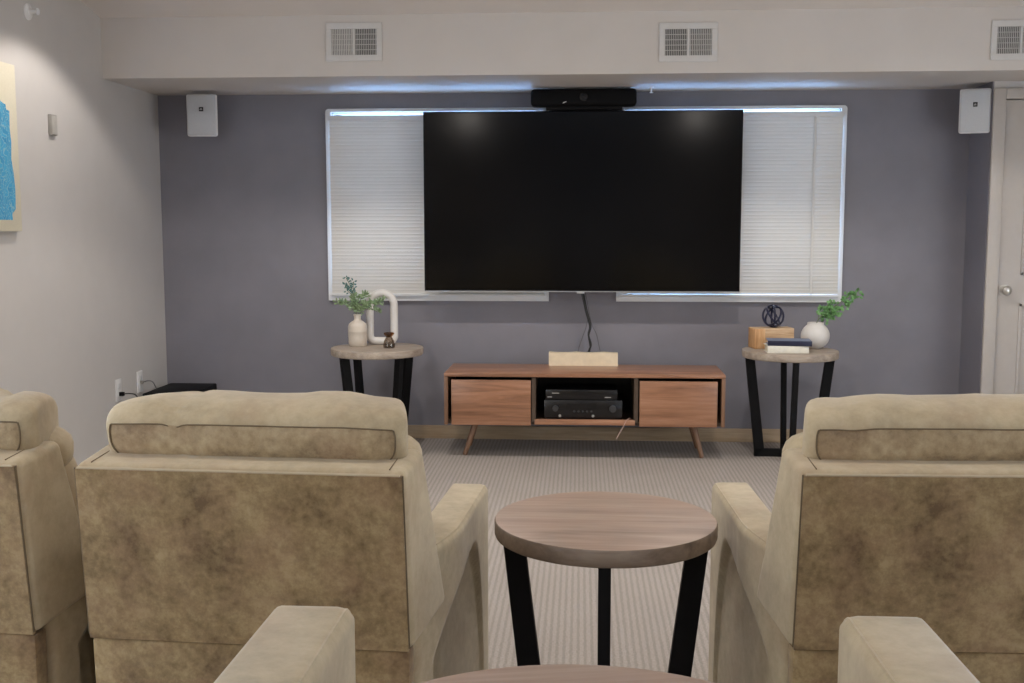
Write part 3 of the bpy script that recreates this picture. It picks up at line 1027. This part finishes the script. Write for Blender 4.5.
# cables from the television to the console
def cable(pts, r, mat, label, group=None):
    bm = bmesh.new(); add_tube(bm, smooth_path(pts, 8), r, 8)
    tag(obj('cable', bm, mat, smooth=True), label, 'cable', group)


cable([(0.000, 6.47, 0.95), (0.012, 6.47, 0.90), (0.034, 6.46, 0.80), (0.058, 6.46, 0.712), (0.050, 6.46, 0.66), (0.066, 6.46, 0.60), (0.049, 6.46, 0.55), (0.045, 6.45, 0.47), (0.04, 6.44, 0.40)],
      0.0055, 'cord', 'thick black cable hanging from the television, the middle one of the bunch')
cable([(0.010, 6.48, 0.95), (0.020, 6.48, 0.90), (0.042, 6.475, 0.80), (0.064, 6.475, 0.712), (0.052, 6.475, 0.655), (0.056, 6.475, 0.62), (0.062, 6.475, 0.585), (0.055, 6.47, 0.54), (0.05, 6.46, 0.40)],
      0.0045, 'cord', 'black cable twisted around the thick middle one under the television')
cable([(0.015, 6.49, 0.95), (0.030, 6.49, 0.86), (0.046, 6.49, 0.77), (0.035, 6.49, 0.70), (0.008, 6.49, 0.62), (-0.014, 6.48, 0.54), (-0.02, 6.46, 0.40)],
      0.0022, 'greycord', 'thin grey cable splaying toward the window side with the closed blind')
cable([(0.022, 6.495, 0.95), (0.040, 6.495, 0.86), (0.070, 6.495, 0.72), (0.098, 6.49, 0.66), (0.116, 6.485, 0.58), (0.128, 6.47, 0.52), (0.13, 6.46, 0.40)],
      0.0022, 'greycord', 'thin grey cable splaying toward the round vase side under the television')


# ------------------------------------------------------------------ loudspeakers
def speaker(loc, rz, label):
    t = thing('wall_speaker', label, 'speaker', loc, rz, 'white wall speakers')
    bm = bmesh.new()
    add_hex(bm, [(-0.094, -0.055, -0.124), (0.094, -0.055, -0.124), (0.050, 0.085, -0.110), (-0.050, 0.085, -0.110),
                 (-0.094, -0.055, 0.124), (0.094, -0.055, 0.124), (0.050, 0.085, 0.110), (-0.050, 0.085, 0.110)], 0.014, 4)
    obj('cabinet', bm, 'white', t, smooth=True)
    bm = bmesh.new(); add_box(bm, -0.084, 0.084, -0.062, -0.053, -0.114, 0.114, 0.004, 3)
    g = obj('grille', bm, 'grille', t, smooth=True)
    bd = box('badge', 'blackplastic', g, -0.0125, 0.0125, -0.0640, -0.0615, 0.022, 0.046)
    bm = bmesh.new()
    # three tiny letters J B L
    s = 0.0035; zc = 0.0345; yy0, yy1 = -0.0648, -0.0639

    def bar(x0, x1, z0, z1):
        add_box(bm, x0, x1, yy0, yy1, zc + z0, zc + z1)
    x = -0.0095
    bar(x + 0.0035, x + 0.005, -0.004, 0.004); bar(x, x + 0.005, -0.0055, -0.004); bar(x, x + 0.0012, -0.0045, -0.002)
    x = -0.0030
    bar(x, x + 0.0014, -0.0055, 0.004); bar(x, x + 0.005, 0.0028, 0.004); bar(x, x + 0.005, -0.0014, -0.0002); bar(x, x + 0.005, -0.0055, -0.0043); bar(x + 0.0042, x + 0.0055, -0.005, 0.0035)
    x = 0.0040
    bar(x, x + 0.0014, -0.0055, 0.004); bar(x, x + 0.005, -0.0055, -0.0043)
    obj('lettering', bm, 'white', bd)
    bm = bmesh.new(); add_box(bm, -0.02, 0.02, 0.08, YB - loc[1] - 0.01, -0.03, 0.03, 0.003)
    obj('bracket', bm, 'white', t)
    return t


speaker((-2.222, 6.405, 1.950), R(2), 'white wall speaker beside the wall with the artwork, in the corner')
sp_ = speaker((2.195, 6.335, 1.938), R(-17), 'white wall speaker partly covered by the closet door casing')
sp_.scale = (0.9, 1, 1)


# ------------------------------------------------------------------ air vents on the soffit
def vent(xc, zc, label, ang):
    t = thing('air_vent', label, 'air vent', (xc, SOF_Y, zc), 0, 'white air vents on the soffit')
    W2, H2 = 0.150, 0.099
    bm = bmesh.new()
    ox = (-W2, -0.0065, 0.0065, W2)
    for q in ((-W2, W2, H2 - 0.032, H2), (-W2, W2, -H2, -H2 + 0.032), (-W2, -W2 + 0.030, -H2 + 0.032, H2 - 0.032), (W2 - 0.030, W2, -H2 + 0.032, H2 - 0.032), (-0.007, 0.007, -H2 + 0.032, H2 - 0.032)):
        add_box(bm, q[0], q[1], -0.009, 0.0, q[2], q[3], 0.0015)
    obj('frame', bm, 'vent', t)
    box('duct', 'duct', t, -W2 + 0.03, W2 - 0.03, -0.002, -0.0005, -H2 + 0.03, H2 - 0.03)
    for s in (-1, 1):
        bm = bmesh.new()
        a0, a1 = (0.007, W2 - 0.030) if s > 0 else (-W2 + 0.030, -0.007)
        n = 12
        for k in range(n):
            x = a0 + (a1 - a0) * (k + 0.5) / n
            m_ = Matrix.Translation((x, -0.0052, 0)) @ Matrix.Rotation(ang[0] if s < 0 else ang[1], 4, 'Z')
            add_box(bm, -0.0012, 0.0012, -0.0032, 0.0032, -H2 + 0.032, H2 - 0.032, mtx=m_)
        for k in range(1, 5):
            z = -H2 + 0.032 + (2 * H2 - 0.064) * k / 5
            add_box(bm, a0, a1, -0.0035, -0.0022, z - 0.0018, z + 0.0018)
        obj('louvers', bm, 'vent', t)
    return t


vent(-1.200, 2.270, 'white soffit vent above the closed blind and bottle vase', (R(68), R(20)))
vent(0.551, 2.250, 'white soffit vent above the television, middle of three', (R(0), R(25)))
vent(2.230, 2.243, 'white soffit vent above the closet door corner', (R(0), R(0)))

# sprinkler heads
bm = bmesh.new()
add_lathe(bm, [(0.001, 0), (0.016, 0), (0.016, -0.004), (0.006, -0.006), (0.005, -0.022), (0.004, -0.030), (0.012, -0.031), (0.012, -0.034), (0.001, -0.034)], seg=20)
o = obj('sprinkler_head', bm, 'white', smooth=True, loc=(0.397, 6.36, SOF_Z0))
tag(o, 'small white sprinkler head hanging under the soffit beside the video bar', 'sprinkler')
bm = bmesh.new()
add_lathe(bm, [(0.001, 0), (0.038, 0), (0.038, 0.004), (0.014, 0.010), (0.010, 0.030), (0.007, 0.045), (0.016, 0.046), (0.016, 0.050), (0.001, 0.051)], seg=24)
bmesh.ops.transform(bm, matrix=Matrix.Rotation(PI / 2, 4, 'Y'), verts=bm.verts)
o = obj('sprinkler_head', bm, 'white', smooth=True, loc=(XL, 5.035, 2.295))
tag(o, 'white sidewall sprinkler head high on the light wall above the artwork', 'sprinkler')

# thermostat
th_ = thing('wall_sensor', 'small beige wall sensor on the light wall beside the artwork', 'wall sensor', (XL, 5.21, 1.792))
box('housing', 'grey', th_, 0, 0.018, -0.030, 0.030, -0.050, 0.050, 0.003)
box('cover', 'beige', th_, 0.018, 0.021, -0.024, 0.024, -0.044, 0.044, 0.001)


# outlets with plugs
def outlet(y, z, label, plug):
    t = thing('wall_outlet', label, 'outlet', (XL, y, z), 0, 'white outlets on the light wall')
    box('plate', 'white', t, 0, 0.006, -0.038, 0.038, -0.062, 0.062, 0.002)
    for dz in (0.022, -0.022):
        box('socket', 'frame', t, 0.006, 0.0085, -0.017, 0.017, dz - 0.015, dz + 0.015, 0.002)
    return t


outlet(5.855, 0.395, 'white wall outlet with a black plug, nearer the artwork', True)
outlet(6.150, 0.400, 'white wall outlet nearer the dark wall, above the subwoofer', False)
bm = bmesh.new(); add_box(bm, XL + 0.0085, XL + 0.034, 5.844, 5.866, 0.362, 0.384, 0.003)
pg = tag(obj('power_plug', bm, 'blackplastic', smooth=True), 'black plug with a drooping cord in the outlet', 'plug')
bm = bmesh.new(); add_tube(bm, smooth_path([(XL + 0.032, 5.855, 0.374), (XL + 0.06, 5.865, 0.374), (XL + 0.085, 5.89, 0.362), (XL + 0.092, 5.90, 0.32), (XL + 0.07, 5.91, 0.18), (XL + 0.05, 5.92, 0.02)], 8), 0.0035, 8)
obj('cord', bm, 'cord', pg, smooth=True)
bm = bmesh.new(); add_box(bm, XL + 0.0085, XL + 0.022, 6.140, 6.160, 0.385, 0.405, 0.002)
pg = tag(obj('power_plug', bm, 'grey', smooth=True), 'grey plug with an arching cord above the subwoofer', 'plug')
bm = bmesh.new(); add_tube(bm, smooth_path([(XL + 0.018, 6.150, 0.395), (XL + 0.05, 6.155, 0.405), (XL + 0.075, 6.165, 0.395), (XL + 0.092, 6.175, 0.352)], 8), 0.003, 8)
obj('cord', bm, 'greycord', pg, smooth=True)

# subwoofer in the corner
sw = thing('subwoofer', 'low black subwoofer box in the corner behind the creased recliner', 'subwoofer', (-2.395, 6.30, 0))
box('cabinet', 'blackplastic', sw, -0.145, 0.150, -0.19, 0.25, 0.02, 0.335, 0.006)
box('grille', 'black', sw, -0.135, 0.140, -0.198, -0.19, 0.035, 0.32, 0.003)
for x in (-0.11, 0.115):
    for y in (-0.15, 0.21):
        box('foot', 'black', sw, x - 0.015, x + 0.015, y - 0.015, y + 0.015, 0, 0.02)

# ------------------------------------------------------------------ artwork on the light wall
art = thing('artwork', 'cream canvas with a ragged blue printed shape on the light wall', 'artwork', (0, 0, 0))
box('canvas', 'canvas', art, XL, XL + 0.028, 3.95, 4.838, 1.282, 2.023, 0.002)
random.seed(4)
pts = [(4.02, 1.335), (4.757, 1.332), (4.757, 1.36), (4.786, 1.38), (4.792, 1.46), (4.784, 1.54), (4.770, 1.60), (4.776, 1.68), (4.768, 1.74), (4.772, 1.815), (4.745, 1.818), (4.742, 1.84), (4.728, 1.842), (4.70, 1.85), (4.66, 1.90), (4.60, 1.88), (4.52, 1.93), (4.40, 1.90), (4.30, 1.95), (4.18, 1.90), (4.10, 1.80), (4.05, 1.60)]
bm = bmesh.new(); add_prism(bm, pts, 0, XL + 0.028, XL + 0.029)
obj('blue_print', bm, 'paint', art)

# ------------------------------------------------------------------ decor on the table by the closed blind
TZ = 0.610


def lathe_thing(name, prof, mat, loc, label, cat, seg=36):
    bm = bmesh.new(); add_lathe(bm, prof, seg=seg)
    o = obj(name, bm, mat, smooth=True, angle=50, loc=loc)
    return tag(o, label, cat)


VL = (-1.290, 6.225, TZ)
lathe_thing('bottle_vase', [(0.001, 0), (0.048, 0), (0.053, 0.006), (0.055, 0.05), (0.0555, 0.085), (0.056, 0.086), (0.0555, 0.088), (0.055, 0.115), (0.050, 0.130), (0.036, 0.141),
                            (0.022, 0.150), (0.019, 0.160), (0.0195, 0.172), (0.023, 0.178), (0.023, 0.184), (0.018, 0.185), (0.015, 0.178), (0.015, 0.16), (0.001, 0.158)],
            'cream', VL, 'cream ceramic bottle vase with a narrow neck', 'vase')


def leaf(bm, p, d, L, Wd, mi=0):
    d = Vector(d).normalized()
    s = d.cross(Vector((random.uniform(-.3, .3), 1, random.uniform(-.3, .3)))).normalized()
    up = s.cross(d)
    p = Vector(p)
    P = [p, p + d * L * 0.3 + s * Wd * 0.45 + up * Wd * 0.12, p + d * L * 0.65 + s * Wd * 0.45 + up * Wd * 0.12, p + d * L,
         p + d * L * 0.65 - s * Wd * 0.45 + up * Wd * 0.12, p + d * L * 0.3 - s * Wd * 0.45 + up * Wd * 0.12]
    mid = [p + d * L * 0.3, p + d * L * 0.65]
    v = [bm.verts.new(q) for q in P]; m_ = [bm.verts.new(q) for q in mid]
    for f in ((v[0], v[1], m_[0]), (v[0], m_[0], v[5]), (v[1], v[2], m_[1], m_[0]), (v[5], m_[0], m_[1], v[4]), (v[2], v[3], m_[1]), (v[3], v[4], m_[1])):
        fc = bm.faces.new(f); fc.material_index = mi


random.seed(11)
sp = thing('leafy_sprig', 'wispy sprig with teal tips and sage leaves in the bottle vase', 'plant', (VL[0], VL[1], TZ + 0.165))
stems = [[(0, 0, 0), (-0.01, 0, 0.07), (-0.03, 0.0, 0.16), (-0.065, 0, 0.235)],
         [(0, 0, 0), (-0.015, 0, 0.07), (-0.022, 0.0, 0.13), (-0.02, 0, 0.21)],
         [(-0.02, 0, 0.12), (-0.05, 0.0, 0.15), (-0.07, 0, 0.19)],
         [(0, 0, 0), (-0.03, 0.01, 0.05), (-0.07, 0.01, 0.085), (-0.115, 0.0, 0.085)],
         [(0, 0, 0), (0.02, -0.01, 0.05), (0.06, -0.02, 0.08), (0.11, -0.02, 0.085), (0.15, -0.02, 0.10)],
         [(0, 0, 0), (0.03, -0.01, 0.04), (0.07, -0.02, 0.06), (0.125, -0.03, 0.035)],
         [(0, 0, 0), (-0.01, 0.02, 0.06), (0.03, 0.02, 0.12), (0.05, 0.02, 0.13)]]
bms = bmesh.new(); bml = bmesh.new()
for st in stems:
    pth = smooth_path(st, 8)
    add_tube(bms, pth, 0.0016, 5)
    for k, p in enumerate(pth):
        if k < 6:
            continue
        for s in range(3):
            hi = p.z > 0.135
            d = Vector((random.uniform(-1, 1), random.uniform(-0.8, 0.8), random.uniform(-0.3, 1)))
            q = p + d.normalized() * random.uniform(0, 0.012)
            if hi:
                if random.random() < 0.75:
                    leaf(bml, q, d, random.uniform(0.012, 0.02), 0.009, 0)
            else:
                leaf(bml, q, d, random.uniform(0.02, 0.034), 0.010, 1)
obj('stems', bms, 'stem', sp, smooth=True)
obj('leaves', bml, ['leaf_dark', 'leaf_pale'], sp)

# white arch loop
bm = bmesh.new()
ax, ay = -1.160, 6.30
path = []
hw, zb, zt = 0.072, 0.023, 0.232
# elongated loop: square-ish base, round top
for k in range(25):
    a = k / 24 * PI
    path.append((hw * math.cos(a), zt + hw * math.sin(a)))
for k in range(1, 12):
    path.append((-hw, zt + (zb + 0.03 - zt) * k / 12))
for k in range(9):
    a = PI + k / 8 * PI / 2
    path.append((-hw + 0.03 + 0.03 * math.cos(a), zb + 0.03 + 0.03 * math.sin(a)))
for k in range(1, 6):
    path.append((-hw + 0.03 + (2 * hw - 0.06) * k / 6, zb))
for k in range(9):
    a = -PI / 2 + k / 8 * PI / 2
    path.append((hw - 0.03 + 0.03 * math.cos(a), zb + 0.03 + 0.03 * math.sin(a)))
for k in range(1, 12):
    path.append((hw, zb + 0.03 + (zt - zb - 0.03) * k / 12))
add_tube(bm, [(x, 0, z) for x, z in path], 0.0225, 14, closed=True)
for v in bm.verts:
    v.co.z = max(v.co.z, 0.0)
o = obj('arch_ornament', bm, 'pale', smooth=True, angle=80, loc=(ax, ay, TZ))
tag(o, 'tall white arch-shaped loop ornament beside the bottle vase', 'ornament')

jar = thing('glass_jar', 'small smoky glass jar with an amber neck before the white arch', 'jar', (-1.090, 6.13, TZ))
bm = bmesh.new(); add_lathe(bm, [(0.001, 0), (0.027, 0), (0.031, 0.004), (0.0315, 0.016), (0.026, 0.036), (0.015, 0.054), (0.013, 0.053), (0.024, 0.034), (0.029, 0.016), (0.028, 0.006), (0.001, 0.006)], seg=28)
obj('body', bm, 'smoke', jar, smooth=True); jar.scale = (1.08, 1.08, 1.2)
bm = bmesh.new(); add_lathe(bm, [(0.013, 0.054), (0.015, 0.055), (0.027, 0.066), (0.028, 0.070), (0.025, 0.074), (0.022, 0.073), (0.013, 0.060)], seg=28, cap=False)
obj('neck', bm, 'amber', jar, smooth=True)
bm = bmesh.new(); add_lathe(bm, [(0.001, 0.0065), (0.026, 0.0065), (0.027, 0.013), (0.001, 0.0135)], seg=28)
obj('filling', bm, 'walnut_dark', jar, smooth=True)

# ------------------------------------------------------------------ decor on the table by the open blind
bk_rot = R(9)
bw = thing('book', 'ivory book lying under the slate blue one on the side table', 'book', (1.143, 6.075, TZ), R(-1), 'books on the side table')
box('cover', 'bookwhite', bw, -0.115, 0.108, -0.075, 0.075, 0.0, 0.004, 0.001)
box('cover', 'bookwhite', bw, -0.115, 0.108, -0.075, 0.075, 0.035, 0.039, 0.001)
box('spine', 'bookwhite', bw, -0.115, 0.108, -0.078, -0.073, 0.0, 0.039, 0.001)
box('pages', 'pages', bw, -0.108, 0.103, -0.073, 0.070, 0.004, 0.035)
bb = thing('book', 'slate blue book lying on top of the ivory one', 'book', (1.155, 6.080, TZ + 0.0392), R(-6), 'books on the side table')
box('cover', 'bookblue', bb, -0.118, 0.118, -0.080, 0.080, 0.0, 0.004, 0.001)
box('cover', 'bookblue', bb, -0.118, 0.118, -0.080, 0.080, 0.024, 0.028, 0.001)
box('spine', 'navy', bb, -0.118, 0.118, -0.083, -0.078, 0.0, 0.028, 0.001)
box('pages', 'pages', bb, -0.110, 0.113, -0.078, 0.075, 0.004, 0.024)

bl = thing('wooden_block', 'raw pine block with rough sawn faces behind the books', 'block', (1.093, 6.275, TZ), R(10))
bm = bmesh.new(); add_box(bm, -0.115, 0.115, -0.055, 0.055, 0, 0.116, 0.004)
obj('block', bm, 'blockwood', bl, smooth=True)
bm = bmesh.new(); add_box(bm, -0.117, -0.055, -0.058, 0.055, 0.001, 0.1145, 0.003)
obj('end_piece', bm, 'blockside', bl, smooth=True)

kn = thing('knot_sculpture', 'dark navy sculpture of interlocking rings on the wooden block', 'sculpture', (1.100, 6.27, TZ + 0.116 + 0.0665))
for i, (rx, ry, sc) in enumerate(((R(80), R(10), 1.0), (R(55), R(65), 0.98), (R(60), R(-60), 0.96), (R(90), R(90), 0.95))):
    bm = bmesh.new()
    rr = 0.0605 * sc
    m_ = Matrix.Rotation(ry, 4, 'Z') @ Matrix.Rotation(rx, 4, 'X')
    add_tube(bm, [m_ @ Vector((rr * math.cos(a * PI / 20), rr * math.sin(a * PI / 20), 0)) for a in range(40)], 0.0060, 8, closed=True)
    obj('ring', bm, 'navy', kn, smooth=True)

RV = (1.334, 6.245, TZ)
prof = [(0.001, 0), (0.030, 0), (0.036, 0.003)]
for k in range(1, 16):
    a = -PI / 2 + 0.42 + (PI - 0.42 - 0.62) * k / 15
    prof.append((0.080 * math.cos(a), 0.073 + 0.0765 * math.sin(a)))
prof += [(0.046, 0.142), (0.045, 0.149), (0.040, 0.149), (0.038, 0.14), (0.036, 0.13), (0.001, 0.12)]
lathe_thing('round_vase', prof, 'pale', RV, 'white globe vase with a wide mouth at the table edge beside the books', 'vase', 40)

random.seed(5)
gp = thing('leafy_branch', 'bright green leafy branch leaning out of the round vase', 'plant', (RV[0], RV[1], TZ + 0.108))
bms = bmesh.new(); bml = bmesh.new()
br = [[(0.0, 0, 0.024), (0.012, 0, 0.05), (0.035, 0, 0.08), (0.075, -0.01, 0.11), (0.12, -0.02, 0.15), (0.16, -0.02, 0.178), (0.21, -0.02, 0.20)],
      [(0.012, 0, 0.05), (0.02, 0.01, 0.08), (0.025, 0.0, 0.10)],
      [(0.035, 0, 0.08), (0.055, 0.01, 0.11), (0.07, 0.01, 0.14)],
      [(0.035, 0, 0.08), (0.08, 0.01, 0.085), (0.105, 0.01, 0.10)]]
for st in br:
    add_tube(bms, smooth_path(st, 6), 0.0022, 6)
clumps = [(cx_ + 0.018, cy_, cz_, r_, n_) for cx_, cy_, cz_, r_, n_ in [(0.045, 0.0, 0.075, 0.034, 30), (0.018, 0.0, 0.105, 0.034, 34), (0.065, 0, 0.10, 0.042, 46), (0.10, 0, 0.105, 0.034, 30), (0.07, 0, 0.135, 0.030, 24), (0.13, -0.02, 0.145, 0.030, 22), (0.160, -0.02, 0.180, 0.032, 30), (0.205, -0.02, 0.200, 0.024, 18)]]
for cx, cy, cz, rr, n_ in clumps:
    for k in range(n_):
        d = Vector((random.gauss(0, 1), random.gauss(0, 1), random.gauss(0, 1))).normalized()
        p = Vector((cx, cy, cz)) + d * rr * random.uniform(0.3, 0.85)
        leaf(bml, p, d + Vector((random.uniform(-.6, .6), random.uniform(-.6, .6), random.uniform(-.6, .6))), random.uniform(0.016, 0.026), 0.018)
obj('stems', bms, 'stem', gp, smooth=True)
obj('leaves', bml, 'leaf_green', gp)
